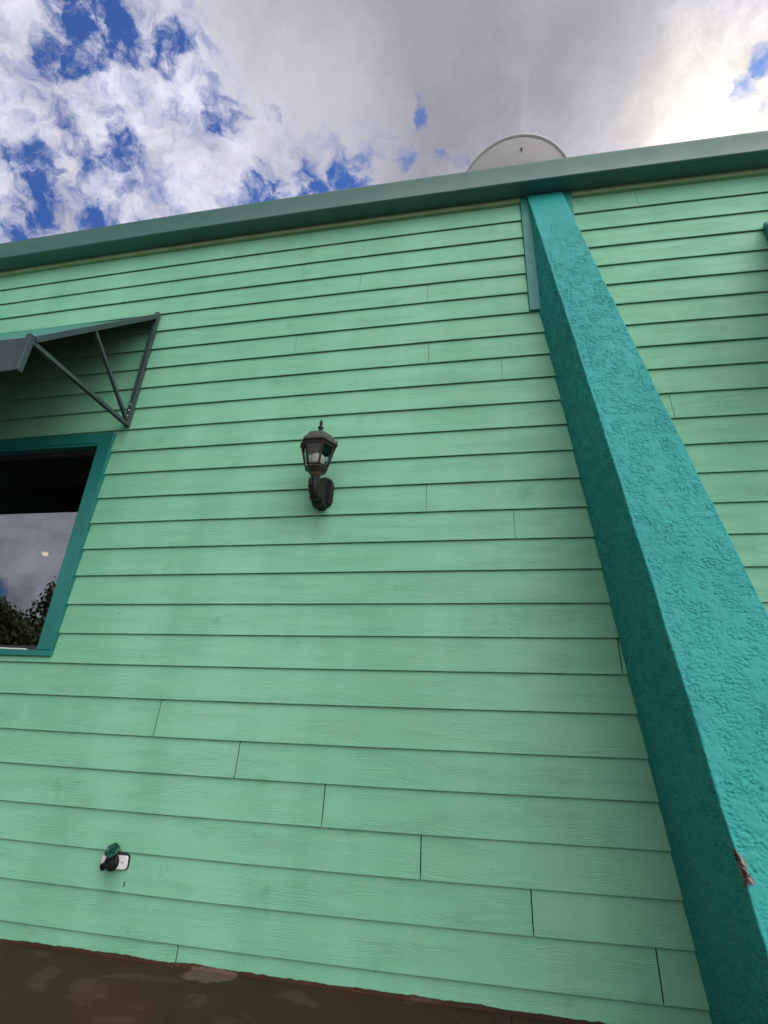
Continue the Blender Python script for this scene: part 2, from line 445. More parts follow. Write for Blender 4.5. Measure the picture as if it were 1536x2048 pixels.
# the courses of this old wall are not dead straight: a gentle bow along its length
BC = [0.0241, 0.0688, 0.1009, -0.1692, 0.3721, -0.1355, -0.3, 0.0453, 0.129, -0.23]
def bow(x, z):
    x = max(-4.4, min(2.2, x)); z = max(0.0, min(4.72, z))
    t = z / 4.5; X = x / 4
    b = (1, X, X * X, t, t * t, X * t, X * X * t, X * t * t, X * X * t * t, t ** 3)
    return sum(c * v for c, v in zip(BC, b)) * min(1.0, max(0.0, z / 0.12))

# ------------------------------------------------------------------ ground and patio
bm = bmesh.new()
box(bm, -400, 400, -400, 400, -0.6, -0.06)
tag(obj('ground', bm, M['ground']), None, kind='structure')

bm = bmesh.new()
def slab(x0, x1, crack0=False, crack1=False):
    ys = [0.02 - 0.05 * i for i in range(66)]
    L = []; Rr = []
    for i, y in enumerate(ys):
        a = x0 + 0.0016; b = x1 - 0.0016
        if crack0: a = x0 + 0.0010 + (noise.noise((y * 7, 3, 0)) * 0.016 if y < -0.02 else 0)
        if crack1: b = x1 - 0.0010 + (noise.noise((y * 7, 3, 0)) * 0.016 if y < -0.02 else 0)
        L.append((bm.verts.new((a, y, 0)), bm.verts.new((a, y, -0.03))))
        Rr.append((bm.verts.new((b, y, 0)), bm.verts.new((b, y, -0.03))))
    for i in range(len(ys) - 1):
        bm.faces.new((L[i][0], Rr[i][0], Rr[i + 1][0], L[i + 1][0]))
        bm.faces.new((L[i][0], L[i][1], L[i + 1][1], L[i + 1][0]))
        bm.faces.new((Rr[i][0], Rr[i][1], Rr[i + 1][1], Rr[i + 1][0]))
slab(-7.7, -3.7); slab(-3.7, -2.45); slab(-2.45, -1.185, crack1=True); slab(-1.185, 0.0722, crack0=True); slab(0.0722, 1.33); slab(1.33, 2.6); slab(2.6, 6.4)
box(bm, -7.7, 6.4, -3.235, 0.02, -0.059, -0.031, 1)
# ragged upturned lip of the brown coating along the foot of the wall
prev = None
x = -7.5
while x < 6.2:
    h = 0.003 + 0.010 * max(0, noise.noise((x * 5, 0, 1)) + 0.35) + 0.004 * noise.noise((x * 33, 2, 1))
    y = -0.0035 - 0.004 * abs(noise.noise((x * 12, 5, 1)))
    h += 0.004
    cur = (bm.verts.new((x, y - 0.010, 0.0008)), bm.verts.new((x, y, h * 0.8)), bm.verts.new((x, -0.001 + 0.004, h)))
    if prev:
        bm.faces.new((prev[0], cur[0], cur[1], prev[1])); bm.faces.new((prev[1], cur[1], cur[2], prev[2]))
    prev = cur
    x += 0.011
tag(obj('patio', bm, [M['patio'], M['gap']]), None, kind='structure')

# ------------------------------------------------------------------ building
bld = tag(empty('clapboard_building', (0, 0, 0)), 'mint green clapboard building with teal gutter and slanted stucco buttress', 'building')

# --- lap siding: every board a bevelled, sloped plank with open butt joints
EK = [0, -0.0015, 0, -0.003, -0.002, -0.001, -0.002, -0.002, -0.001, -0.001, 0.0025, 0.006, 0.003, 0.001, 0.001, 0.003, -0.0005, 0.001,
      0.005, 0.004, -0.005, -0.003, -0.010, -0.0085, 0, 0.008, 0]
JOINTS = {2: [-1.271], 3: [-0.808], 4: [-0.305], 6: [-1.25], 7: [-0.292], 8: [0.178], 13: [-0.295], 14: [0.199], 10: [1.126], 18: [0.663],
          20: [-1.745], 21: [-1.249], 22: [-0.774], 23: [-0.299], 24: [0.178], 25: [0.654], 26: [-1.412], 0: [-3.63, 1.178]}
WIN = (-4.0, -2.552, 1.372, 2.792)       # clear opening
PIL = (0.378, 0.745, 3.632)              # pilaster board: x0, x1, lower end
XL, XR = -7.5, 6.2
LAP = 0.0135
bm = bmesh.new()
def board(x0, x1, k, zlo=None, zhi=None, seed=0.0, dz=0.0, gapw=0.0):
    zb = 4.5107 - 0.178 * k + EK[min(k, 26)] if k >= 0 else 4.5107 + 0.178
    zt = 4.5107 - 0.178 * (k - 1)
    n = max(2, int((x1 - x0) / 0.10))
    rows = []
    for i in range(n + 1):
        x = x0 + (x1 - x0) * i / n
        lean = 0.0
        b = bow(x, zb) + dz + 0.0011 * noise.noise((x * 1.7, k * 3.1, seed))
        bt = bow(x, zt) + 0.012
        yo = 0.0010 * noise.noise((x * 1.3, k * 5.7, seed + 9)) - 0.0004
        z0 = (zb + b) if zlo is None else zlo
        z1 = (zt + bt) if zhi is None else zhi
        z0 = max(z0, 0.002)
        hgt = max(z1 - z0, 0.01)
        def yf(z): return yo + LAP * (z - (zb + b)) / 0.178
        prof = [(yf(z0) + 0.0052, z0), (yf(z0) + 0.0020, z0), (yf(z0) + 0.0004, z0 + 0.0008), (yf(z0), z0 + 0.0026), (yf(z1), z1), (yf(z1) + 0.0052, z1)]
        rows.append([bm.verts.new((x, y, z)) for y, z in prof])
    for a, c in zip(rows, rows[1:]):
        for j in range(len(a) - 1):
            bm.faces.new((a[j], c[j], c[j + 1], a[j + 1]))
    bm.faces.new(rows[0]); bm.faces.new(rows[-1])
for k in range(0, 27):
    zb = 4.5107 - 0.178 * k; zt = zb + 0.178
    cuts = sorted(JOINTS.get(k, []))
    if k in JOINTS and k >= 1:
        cuts = sorted(cuts + [c + s for c in JOINTS[k][:1] for s in (-3.65, 3.65) if XL < c + s < XR])
    spans = []; a = XL
    gw = 0.0011 if k < 7 else (0.0012 if k < 17 else 0.0026)
    for c in cuts:
        spans.append((a, c - gw)); a = c + gw
    spans.append((a, XR))
    for si, (a, b) in enumerate(spans):
        pieces = [(a, b, None, None)]
        # pilaster interrupts the top courses
        if zb >= PIL[2] - 0.02:
            new = []
            for (p, q, lo, hi) in pieces:
                if q <= PIL[0] or p >= PIL[1]: new.append((p, q, lo, hi)); continue
                if p < PIL[0]: new.append((p, PIL[0], lo, hi))
                if q > PIL[1]: new.append((PIL[1], q, lo, hi))
            pieces = new
        if zb < WIN[3] and zt > WIN[2]:
            new = []
            wx0, wx1 = WIN[0] - 0.03, WIN[1] + 0.03
            for (p, q, lo, hi) in pieces:
                if q <= wx0 or p >= wx1: new.append((p, q, lo, hi)); continue
                if p < wx0: new.append((p, wx0, lo, hi))
                if q > wx1: new.append((wx1, q, lo, hi))
                if zb < WIN[2] - 0.02: new.append((max(p, wx0) + .0005, min(q, wx1) - .0005, None, WIN[2] - 0.01))
                if zt > WIN[3] + 0.04: new.append((max(p, wx0) + .0005, min(q, wx1) - .0005, WIN[3] + 0.02, None))
            pieces = new
        for (p, q, lo, hi) in pieces:
            dz = 0.0
            if k == 20: dz = 0.005 if si == 0 else -0.003
            if k in (21, 22, 23): dz = 0.0015 if si == 0 else -0.001
            if q - p > 0.01: board(p, q, k, lo, hi, seed=si * 7.0, dz=dz)
# sheathing behind the boards, round the window opening
def sheet(x0, x1, z0, z1):
    vs = [bm.verts.new(p) for p in ((x0, 0.034, z0), (x1, 0.034, z0), (x1, 0.034, z1), (x0, 0.034, z1))]
    bm.faces.new(vs).material_index = 1
sheet(XL, WIN[0], -0.05, 4.9); sheet(WIN[1], XR, -0.05, 4.9); sheet(WIN[0], WIN[1], -0.05, WIN[2]); sheet(WIN[0], WIN[1], WIN[3], 4.9)
# nail heads and stray holes
for (x, z, s) in ((-2.13, .694, 1), (-1.899, .156, 1), (-.692, .772, .7), (.139, 1.978, 1.1), (.151, 1.526, 1.2), (-2.132, 1.597, 1.2), (-.826, .109, 1),
               (-1.456, .03, 1), (.429, .337, .8), (-.31, 2.62, .8), (1.25, 3.55, 1), (-1.53, 3.2, .8), (-.42, .2, .8), (.02, .48, .8), (-1.1, 1.13, .7), (-2.35, .52, .7)):
    kk = (4.5107 - z) / .178; fr = 1 - (kk - math.floor(kk))
    y = LAP * (1 - (kk - math.floor(kk)))
    lathe(bm, [(0.0032 * s, -0.004), (0.0030 * s, 0.0006), (0.0012 * s, 0.0012)], 8, (x, y, z), axis='Y', mi=2)
# torn slot below the faucet plate
box(bm, -1.742, -1.737, -0.0006, 0.006, 0.268, 0.288, 2)
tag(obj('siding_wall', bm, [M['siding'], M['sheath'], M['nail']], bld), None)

# --- back and side walls, roof
bm = bmesh.new()
box(bm, XL - 0.02, XL - 0.001, 0.0, 7.0, -0.05, 4.72)
box(bm, XR + 0.001, XR + 0.02, 0.0, 7.0, -0.05, 4.72)
box(bm, XL, XR, 6.98, 7.0, -0.05, 4.72)
obj('wall', bm, M['plainwall'], bld)
bm = bmesh.new()
vs = [(-7.7, 0.005, 4.80), (6.4, 0.005, 4.80), (6.4, 3.6, 5.05), (-7.7, 3.6, 5.05), (-7.7, 7.3, 4.76), (6.4, 7.3, 4.76)]
top = [bm.verts.new((x, y, z)) for x, y, z in vs]; bot = [bm.verts.new((x, y, z - 0.05)) for x, y, z in vs]
for q in ((0, 1, 2, 3), (3, 2, 5, 4)):
    bm.faces.new([top[i] for i in q]); bm.faces.new([bot[i] for i in reversed(q)])
for a, b in ((0, 1), (1, 2), (2, 5), (5, 4), (4, 3), (3, 0)):
    bm.faces.new((top[a], top[b], bot[b], bot[a]))
obj('roof', bm, M['roofing'], bld)

# --- frieze strip under the gutter
def strip(bm, prof, x0, x1, zref=4.7, step=0.12, jit=0.0, closed=True, mi=0):
    n = max(2, int((x1 - x0) / step)); rows = []
    for i in range(n + 1):
        x = x0 + (x1 - x0) * i / n
        b = bow(x, zref) + jit * noise.noise((x * 0.9, 1, 4))
        rows.append([bm.verts.new((x, y + jit * noise.noise((x * 0.7, 8, 4)), z + b)) for y, z in prof])
    L = len(prof)
    for a, c in zip(rows, rows[1:]):
        for j in range(L if closed else L - 1):
            f = bm.faces.new((a[j], c[j], c[(j + 1) % L], a[(j + 1) % L])); f.material_index = mi
    bm.faces.new(rows[0]); bm.faces.new(rows[-1])
bm = bmesh.new()
for a, b in ((XL, PIL[0] - .001), (PIL[1] + .001, XR)):
    strip(bm, [(-0.013, 4.692), (-0.013, 4.731), (0.020, 4.731), (0.020, 4.692)], a, b)
obj('frieze_board', bm, M['frieze'], bld)

# --- box gutter with rolled lip
zs, zt = 4.733, 4.931
bm = bmesh.new()
prof = [(0.018, zs), (-0.120, zs), (-0.125, zs - 0.006), (-0.1355, zs - 0.007), (-0.1425, zs - 0.001), (-0.1425, zs + 0.008), (-0.136, zs + 0.016),
        (-0.129, zs + 0.02), (-0.127, zs + 0.06), (-0.129, zs + 0.115), (-0.1345, zs + 0.155), (-0.137, zt - 0.022), (-0.139, zt - 0.010), (-0.1375, zt - 0.002),
        (-0.132, zt + 0.001), (-0.126, zt - 0.003), (-0.123, zt - 0.012), (-0.122, zs + 0.06), (0.018, zs + 0.06)]
strip(bm, prof, XL - 0.15, XR + 0.15, jit=0.002)
obj('gutter', bm, M['gutter'], bld, smooth=True, angle=32)

# --- pilaster board behind the head of the buttress
bm = bmesh.new()
box(bm, PIL[0] + 0.002, PIL[1] - 0.002, -0.012, 0.022, PIL[2], 4.728)
obj('pilaster_board', bm, M['pilaster'], bld, bevel=0.002)

# --- leaning tapered stucco buttress
Y0 = 0.80
def fy(z): return -(Y0 + (0.03 - Y0) * z / 4.7)
def flx(z): return 0.8101 - 0.0699 * z - 0.00238 * z * z      # front left arris
def frx(z): return 1.2896 - 0.1447 * z + 0.00312 * z * z      # front right arris
def jl(z): return 0.437 + 0.107 * max(0.0, 3.63 - z) + 0.0
def jr(z): return frx(z) + 0.02
def worms(u, v, seed, fr):
    """short curved trowel gouges: height of the stucco relief, in units of the gouge depth"""
    wu = u + 0.040 * noise.noise((u * 9, v * 9, seed)); wv = v + 0.034 * noise.noise((u * 8, v * 8, seed + 4)) + 0.006 * noise.noise((u * 31, v * 31, seed + 5))
    m = noise.noise((u * 15, v * 15, seed + 8)) + 0.55 * noise.noise((u * 37, v * 37, seed + 9))
    m = max(0.0, min(1.0, (m + 0.22) / 0.26))
    n = noise.noise((wu * 27 * fr, wv * 58 * fr, seed + 2)) + 0.5 * noise.noise((wu * 75 * fr, wv * 120 * fr, seed + 3))
    g = max(0.0, 1.0 - abs(n) * 4.2)
    m2 = max(0.0, min(1.0, (noise.noise((u * 21, v * 21, seed + 18)) + 0.10) / 0.25))
    n2 = noise.noise((wv * 60 * fr, wu * 75 * fr, seed + 12))
    g2 = max(0.0, 1.0 - abs(n2) * 3.6)
    return -(g * m + 0.6 * g2 * m2) + 0.35 * noise.noise((u * 50, v * 50, seed + 6))
NZ, NL, NF = 1480, 110, 118
ZT = 4.715
verts = []
for i in range(NZ + 1):
    z = -0.05 + (ZT + 0.05) * i / NZ
    w = 0.0035 * min(1.0, (4.8 - z) / 0.8)
    ch = 0.0011
    f = Vector((flx(z) + w * noise.noise((z * 4.0, 1, 2)) + ch * noise.noise((z * 33, 1, 5)), fy(z) + w * noise.noise((z * 4.0, 2, 2)) + ch * noise.noise((z * 41, 2, 5)), z))
    g = Vector((frx(z) + w * noise.noise((z * 4.0, 3, 2)) + ch * noise.noise((z * 33, 3, 5)), fy(z) + w * noise.noise((z * 4.0, 4, 2)), z))
    l0 = Vector((jl(z), 0.015, z)); r0 = Vector((jr(z), 0.015, z))
    dl = (l0 - f).normalized(); dr = (r0 - g).normalized(); dx = Vector((1, 0, 0))
    c = 0.006
    deep = min(1.0, max(0.15, (4.75 - z) / 0.9))
    ls = (l0 - f).length
    nside = Vector((dl.y, -dl.x, 0)); nside = nside if nside.x < 0 else -nside
    for q in range(NL):
        t = 1 - q / NL
        p = f.lerp(l0, t) if t * ls > c else f + dl * c
        fade = min(1.0, (t * ls) / 0.012)
        verts.append(p + nside * (0.0046 * deep * fade * worms(t * ls, z, 31.0, 1.5)) if q else l0)
    verts.append(f + (dl + dx) * c * 0.3 )
    wd = (g - f).length
    for q in range(NF + 1):
        u = c + (wd - 2 * c) * q / NF
        fade = min(1.0, min(u, wd - u) / 0.014)
        h_ = 0.0046 * deep * fade * worms(f.x + u, z, 3.0, 1.3) + 0.0030 * noise.noise((u * 6, z * 5, 7)) * fade
        verts.append(f + dx * u + Vector((0, -1, -0.164)) * h_)
    verts.append(g + (dr - dx) * c * 0.3)
    verts.append(g + dr * c); verts.append(r0)
NR = NL + 1 + NF + 1 + 3
faces = []
for i in range(NZ):
    a = i * NR
    for j in range(NR - 1):
        faces.append((a + j, a + j + 1, a + NR + j + 1, a + NR + j))
faces.append(tuple(range(NR - 1, -1, -1))); faces.append(tuple(NZ * NR + j for j in range(NR)))
me = bpy.data.meshes.new('buttress')
me.from_pydata([tuple(v) for v in verts], [], faces)
me.materials.append(M['stucco'])
me.polygons.foreach_set('use_smooth', [True] * len(me.polygons))
me.update()
butt = bpy.data.objects.new('buttress', me); COL.objects.link(butt); butt.parent = bld
tag(butt, 'leaning tapered teal stucco buttress, chipped near its foot')
# broken corner: bare backing and curled shreds
bm = bmesh.new()
rs = random.Random(5)
z0, z1 = 0.632, 0.728
L = []; 
for i in range(13):
    t = i / 12; z = z1 + (z0 - z1) * t
    wd = 0.002 + 0.023 * (t / 0.72) ** 1.3 if t < 0.72 else 0.025 * (1 - t) / 0.28 + 0.002
    wd *= 0.9 + 0.3 * rs.random()
    p0 = Vector((flx(z) - 0.0035, fy(z) + 0.004, z)); p1 = Vector((flx(z) + 0.3 * wd, fy(z) - 0.0045 - 0.003 * rs.random(), z)); p2 = Vector((flx(z) + wd, fy(z) - 0.0035, z + 0.012 * (rs.random() - .5)))
    L.append([bm.verts.new(p) for p in (p0, p1, p2)])
for a, b in zip(L, L[1:]):
    for i in range(2): bm.faces.new((a[i], a[i + 1], b[i + 1], b[i]))
for i in range(9):
    z = 0.655 + 0.06 * rs.random(); x = flx(z) + 0.002 + 0.009 * rs.random() * (0.74 - z) / 0.09; y = fy(z) - 0.007
    pts = []
    for s in range(4):
        pts.append((x + 0.004 * s + 0.003 * rs.random(), y - 0.003 * math.sin(s * 1.1), z - 0.006 * s + 0.004 * rs.random()))
    for s in range(3):
        a, b = Vector(pts[s]), Vector(pts[s + 1]); o_ = Vector((0.004, 0, 0.002))
        f = bm.faces.new([bm.verts.new(v) for v in (a, a + o_, b + o_, b)]); f.material_index = 1
obj('stucco_chip', bm, [M['chip'], M['chip_pale']], butt)

# --- window
wx0, wx1, wz0, wz1 = WIN
bm = bmesh.new()
CW = 0.100
box(bm, wx1 - 0.055, wx1 - 0.055 + CW, -0.022, 0.020, 1.372, 2.870)     # right casing
box(bm, wx0 + 0.055 - CW, wx0 + 0.055, -0.022, 0.020, 1.372, 2.870)     # left casing
box(bm, wx0 + 0.055, wx1 - 0.055, -0.0225, 0.020, 2.790, 2.8695)        # head casing
win = obj('window', bm, M['trim'], bld, bevel=0.002)
cx0, cx1 = wx0 + 0.055, wx1 - 0.055
bm = bmesh.new()
box(bm, cx0 - 0.1, cx1 + 0.099, -0.019, 0.055, 1.337, 1.3705)
obj('sill', bm, M['trim'], win, bevel=0.002)
bm = bmesh.new()
box(bm, cx0, cx1, -0.019, 0.12, 2.770, 2.788); box(bm, cx1 - 0.012, cx1 - .0005, 0.0205, 0.12, 1.372, 2.769); box(bm, cx0 + .0005, cx0 + 0.012, 0.0205, 0.12, 1.372, 2.769)
obj('jamb', bm, M['trim'], win)
bm = bmesh.new()
s0, s1, t0, t1 = cx0 + 0.0125, cx1 - 0.0125, 1.372, 2.769
box(bm, s0, s1, 0.040, 0.075, t0, t0 + 0.030); box(bm, s0, s1, 0.040, 0.075, t1 - 0.022, t1)
box(bm, s0, s0 + 0.018, 0.040, 0.075, t0 + 0.0305, t1 - 0.0225); box(bm, s1 - 0.018, s1, 0.040, 0.075, t0 + 0.0305, t1 - 0.0225)
obj('sash_frame', bm, M['sash'], win, bevel=0.0015)
bm = bmesh.new()
box(bm, s0 + 0.0185, s1 - 0.0185, 0.052, 0.058, t0 + 0.031, t1 - 0.023)
obj('pane', bm, M['glass'], win)
bm = bmesh.new()
tube(bm, [(s0 + 0.02 + (s1 - s0 - 0.13) * i / 20, 0.0365 , 1.3830 + 0.0018 * noise.noise((i * .6, 0, 0)) - (0.0 if i < 18 else 0.0012 * (i - 17))) for i in range(21)], 0.0042, 8)
obj('caulk_bead', bm, M['caulk'], win, smooth=True)
# dark room behind the glass
bm = bmesh.new()
rx0, rx1, ry0, ry1, rz0, rz1 = wx0 - 1.0, wx1 + 0.6, 0.125, 3.6, 0.1, 3.4
V = [bm.verts.new(p) for p in ((rx0, ry0, rz0), (rx1, ry0, rz0), (rx1, ry1, rz0), (rx0, ry1, rz0), (rx0, ry0, rz1), (rx1, ry0, rz1), (rx1, ry1, rz1), (rx0, ry1, rz1))]
for q in ((0, 1, 2, 3), (4, 5, 6, 7), (1, 2, 6, 5), (2, 3, 7, 6), (3, 0, 4, 7)):
    bm.faces.new([V[i] for i in q])
for (a, b, c, d) in ((rx0, cx0, rz0, rz1), (cx1, rx1, rz0, rz1), (cx0, cx1, rz0, 1.372), (cx0, cx1, 2.788, rz1)):
    bm.faces.new([bm.verts.new(p) for p in ((a, ry0, c), (b, ry0, c), (b, ry0, d), (a, ry0, d))])
obj('interior_room', bm, M['room'], bld)

# ------------------------------------------------------------------ awnings
AW_D, AW_DROP, AW_W = 0.88, 0.994, 3.6
def make_awning(loc, metal, under):
    """origin: top corner of the frame at the wall; the awning spreads from x = -AW_W to 0"""
    root = empty('window_awning', loc)
    tp = -AW_DROP
    n = Vector((0, AW_DROP, -AW_D)).normalized()     # points down and in, away from the top face
    bm = bmesh.new()
    for (off, mi) in ((0.0, 0), (0.007, 1)):
        a = [bm.verts.new(Vector(p) + n * off) for p in ((-AW_W + .008, -0.004, 0), (-.008, -0.004, 0), (-.008, -AW_D, tp), (-AW_W + .008, -AW_D, tp))]
        bm.faces.new(a).material_index = mi
        if off == 0: A = a
        else:
            for i in range(4):
                bm.faces.new((A[i], A[(i + 1) % 4], a[(i + 1) % 4], a[i])).material_index = 1
    obj('canopy', bm, [M['awn_top'], under], root)
    bm = bmesh.new()
    box(bm, -AW_W + .034, -.034, -AW_D - 0.006, -AW_D + 0.002, tp - 0.226, tp - 0.004)
    obj('valance', bm, metal, root)
    fr = []
    for x in (-0.018, -AW_W + 0.018):
        q = lambda y, z: (x, y, z)
        bm = bmesh.new()
        bar(bm, q(-0.020, -1.028), q(-0.020, 0.010), 0.034, 0.030, Vector((0, 1, 0)))
        o = obj('wall_post', bm, metal, root, bevel=0.002)
        for s in (0.05, 0.095, 0.145):
            bm = bmesh.new()
            lathe(bm, [(0.0055, 0.0), (0.005, 0.003), (0.002, 0.0045)], 8, (x, -0.0355, -1.0 + s), axis='Y')
            obj('screw', bm, M['white'], o)
        bm = bmesh.new()
        bar(bm, q(-0.038, -0.038), q(-AW_D + 0.018, tp - 0.003), 0.034, 0.040, Vector((1, 0, 0)))
        obj('arm', bm, metal, root, bevel=0.002)
        bm = bmesh.new()
        bar(bm, q(-AW_D, tp + 0.012), q(-AW_D, tp - 0.232), 0.032, 0.034, Vector((0, 1, 0)))
        o = obj('corner_post', bm, metal, root, bevel=0.002)
        bm = bmesh.new()
        bar(bm, q(-0.036, -1.014), q(-AW_D + 0.018, tp - 0.022), 0.026, 0.026, Vector((1, 0, 0)))
        obj('strut', bm, metal, root, bevel=0.0015)
        bm = bmesh.new()
        bar(bm, q(-0.038, -0.985), q(-0.505, -0.608), 0.022, 0.022, Vector((1, 0, 0)))
        obj('brace', bm, metal, root, bevel=0.0015)
    bm = bmesh.new()
    bar(bm, (-AW_W + .04, -AW_D + 0.018, tp - 0.012), (-.04, -AW_D + 0.018, tp - 0.012), 0.03, 0.022)
    obj('front_rail', bm, metal, root, bevel=0.0015)
    return root
AWG = 'sloped metal awnings on the facade'
aw = tag(make_awning((-2.405, 0, 3.943), M['awn'], M['awn_under']), 'grey metal framed awning sloping out over the window, dark underneath', 'awning', AWG)
aw2 = make_awning((1.883 + AW_W, 0, 4.150), M['trim'], M['trim'])
tag(aw2, 'teal corner of another awning cut off at the right edge of the photo', 'awning', AWG)

# ------------------------------------------------------------------ wall lantern
lan = tag(empty('wall_lantern', (-0.918, 0, 2.225)), 'dark bronze hexagonal carriage lantern with clear glass mounted on the green siding', 'wall lamp')
LX, LY, Z0 = 0.0, -0.20, -2.225       # axis, local to the root
ph = 0.0                              # hexagon corners at 0, 60 ... so a flat side faces out
def z_(v): return v + Z0
bm = bmesh.new()   # backplate: round-headed shield with a pointed foot
out_ = []
cxp, hw = -0.012, 0.066
for i in range(13):
    a = math.pi * i / 12
    out_.append((cxp + hw * math.cos(a), z_(2.385) + 0.062 * math.sin(a)))
out_ += [(cxp - hw, z_(2.285)), (cxp - hw * 0.86, z_(2.258)), (cxp - hw * 0.45, z_(2.238)), (cxp, z_(2.222)), (cxp + hw * 0.45, z_(2.238)), (cxp + hw * 0.86, z_(2.258)), (cxp + hw, z_(2.285))]
rings = []
for (y, s) in ((0.004, 1.0), (-0.010, 1.0), (-0.018, 0.95), (-0.026, 0.86)):
    rings.append([bm.verts.new((cxp + (x - cxp) * s, y, z_(2.335) + (z - z_(2.335)) * s)) for x, z in out_])
for a, b in zip(rings, rings[1:]):
    for i in range(len(a)): bm.faces.new((a[i], a[(i + 1) % len(a)], b[(i + 1) % len(a)], b[i]))
bm.faces.new(rings[0]); bm.faces.new(rings[-1])
bp = obj('backplate', bm, M['bronze'], lan, smooth=True, angle=35)
bm = bmesh.new()
lathe(bm, [(0.007, 0.02), (0.0075, 0.030), (0.004, 0.034)], 10, (cxp + 0.045, 0, z_(2.245 + .02)), axis='Y')
obj('screw', bm, M['bronze'], bp, smooth=True)
bm = bmesh.new()   # scrolled arm
P = [(-0.010, -0.018, 2.262), (-0.010, -0.055, 2.246), (-0.008, -0.100, 2.240), (-0.004, -0.145, 2.248), (0.0, -0.178, 2.268), (0.0, -0.196, 2.298), (0.0, -0.20, 2.330), (0.0, -0.20, 2.352)]
tube(bm, [(x, y, z_(z)) for x, y, z in P], [0.030, 0.024, 0.026, 0.030, 0.028, 0.024, 0.019, 0.024], 14)
tube(bm, [(-0.010, -0.016, z_(2.40)), (-0.008, -0.050, z_(2.408)), (-0.006, -0.095, z_(2.385)), (-0.003, -0.14, z_(2.335)), (0, -0.175, z_(2.290))], [0.016, 0.012, 0.012, 0.014, 0.014], 10)
for (y, z, r) in ((-0.118, 2.243, 0.036), (-0.150, 2.250, 0.0365), (-0.186, 2.282, 0.031)):
    a = math.atan2(z - 2.20, -(y + 0.05))
    tube(bm, [(-0.003, y + 0.006, z_(z - 0.002)), (-0.003, y - 0.006, z_(z + 0.003))], r, 14)
web = [(0.0, 2.228), (-0.05, 2.226), (-0.10, 2.232), (-0.150, 2.246), (-0.186, 2.268), (-0.206, 2.296), (-0.212, 2.322), (-0.206, 2.346), (-0.190, 2.346), (-0.172, 2.332), (-0.150, 2.330), (-0.110, 2.362), (-0.070, 2.396), (-0.030, 2.408), (0.0, 2.404)]
ra = [[bm.verts.new((sx_ * (0.029 - 0.004 * (1 if i in (0, 14) else 0)) - 0.006, y - 0.004, z_(z))) for i, (y, z) in enumerate(web)] for sx_ in (-1, 1)]
for i in range(len(web)):
    j = (i + 1) % len(web)
    bm.faces.new((ra[0][i], ra[0][j], ra[1][j], ra[1][i]))
bm.faces.new(ra[0]); bm.faces.new(list(reversed(ra[1])))
for (y, z) in ((-0.205, 2.300), (-0.192, 2.276), (-0.165, 2.256)):
    tube(bm, [(-0.034, y, z_(z)), (0.022, y, z_(z))], 0.0105, 10)
obj('arm', bm, M['bronze'], lan, smooth=True, angle=40)
bm = bmesh.new()   # cup under the glass
lathe(bm, [(0.014, z_(2.344)), (0.026, z_(2.350)), (0.032, z_(2.360)), (0.036, z_(2.372)), (0.052, z_(2.386)), (0.060, z_(2.393)), (0.071, z_(2.398)), (0.071, z_(2.404)), (0.062, z_(2.408)), (0.056, z_(2.420))], 6, (LX, LY, 0), phase=ph)
obj('cup', bm, M['copper'], lan, bevel=0.0015)
# cage posts and rails
zt_, zb_ = 2.548, 2.412
rt_, rb_ = 0.101, 0.064
cage = bmesh.new()
for i in range(6):
    a = ph + math.pi / 3 * i
    bar(cage, (LX + rb_ * math.cos(a), LY + rb_ * math.sin(a), z_(zb_)), (LX + rt_ * math.cos(a), LY + rt_ * math.sin(a), z_(zt_)), 0.0115, 0.012, Vector((math.cos(a), math.sin(a), 0)))
    b = a + math.pi / 3
    for (r, z, h) in ((rt_ - 0.002, zt_ - 0.008, 0.016), (rb_, zb_ + 0.002, 0.010)):
        bar(cage, (LX + r * math.cos(a), LY + r * math.sin(a), z_(z)), (LX + r * math.cos(b), LY + r * math.sin(b), z_(z)), 0.008, h)
obj('cage', cage, M['bronze'], lan, bevel=0.001)
for i in range(6):
    a = ph + math.pi / 3 * i; b = a + math.pi / 3
    bm = bmesh.new()
    q = []
    for (r, z) in ((rb_ - 0.003, zb_ + 0.006), (rt_ - 0.005, zt_ - 0.012)):
        for t in (0.08, 0.92):
            q.append(Vector((LX + r * (math.cos(a) * (1 - t) + math.cos(b) * t), LY + r * (math.sin(a) * (1 - t) + math.sin(b) * t), z_(z))))
    nn = Vector((math.cos((a + b) / 2), math.sin((a + b) / 2), -0.25)).normalized() * 0.003
    f0 = [bm.verts.new(p) for p in (q[0], q[1], q[3], q[2])]; f1 = [bm.verts.new(p - nn) for p in (q[0], q[1], q[3], q[2])]
    bm.faces.new(f0); bm.faces.new(list(reversed(f1)))
    for s in range(4): bm.faces.new((f0[s], f0[(s + 1) % 4], f1[(s + 1) % 4], f1[s]))
    obj('glass_pane', bm, M['lglass'], lan)
bm = bmesh.new()   # flange and domed lid
lathe(bm, [(0.090, z_(2.546)), (0.100, z_(2.548)), (0.117, z_(2.554)), (0.1185, z_(2.560)), (0.117, z_(2.573)), (0.106, z_(2.578)), (0.098, z_(2.592)), (0.086, z_(2.612)), (0.070, z_(2.628)),
           (0.048, z_(2.640)), (0.026, z_(2.648)), (0.018, z_(2.652))], 6, (LX, LY, 0), phase=ph)
lid = obj('lid', bm, M['bronze_top'], lan, bevel=0.0012)
bm = bmesh.new()
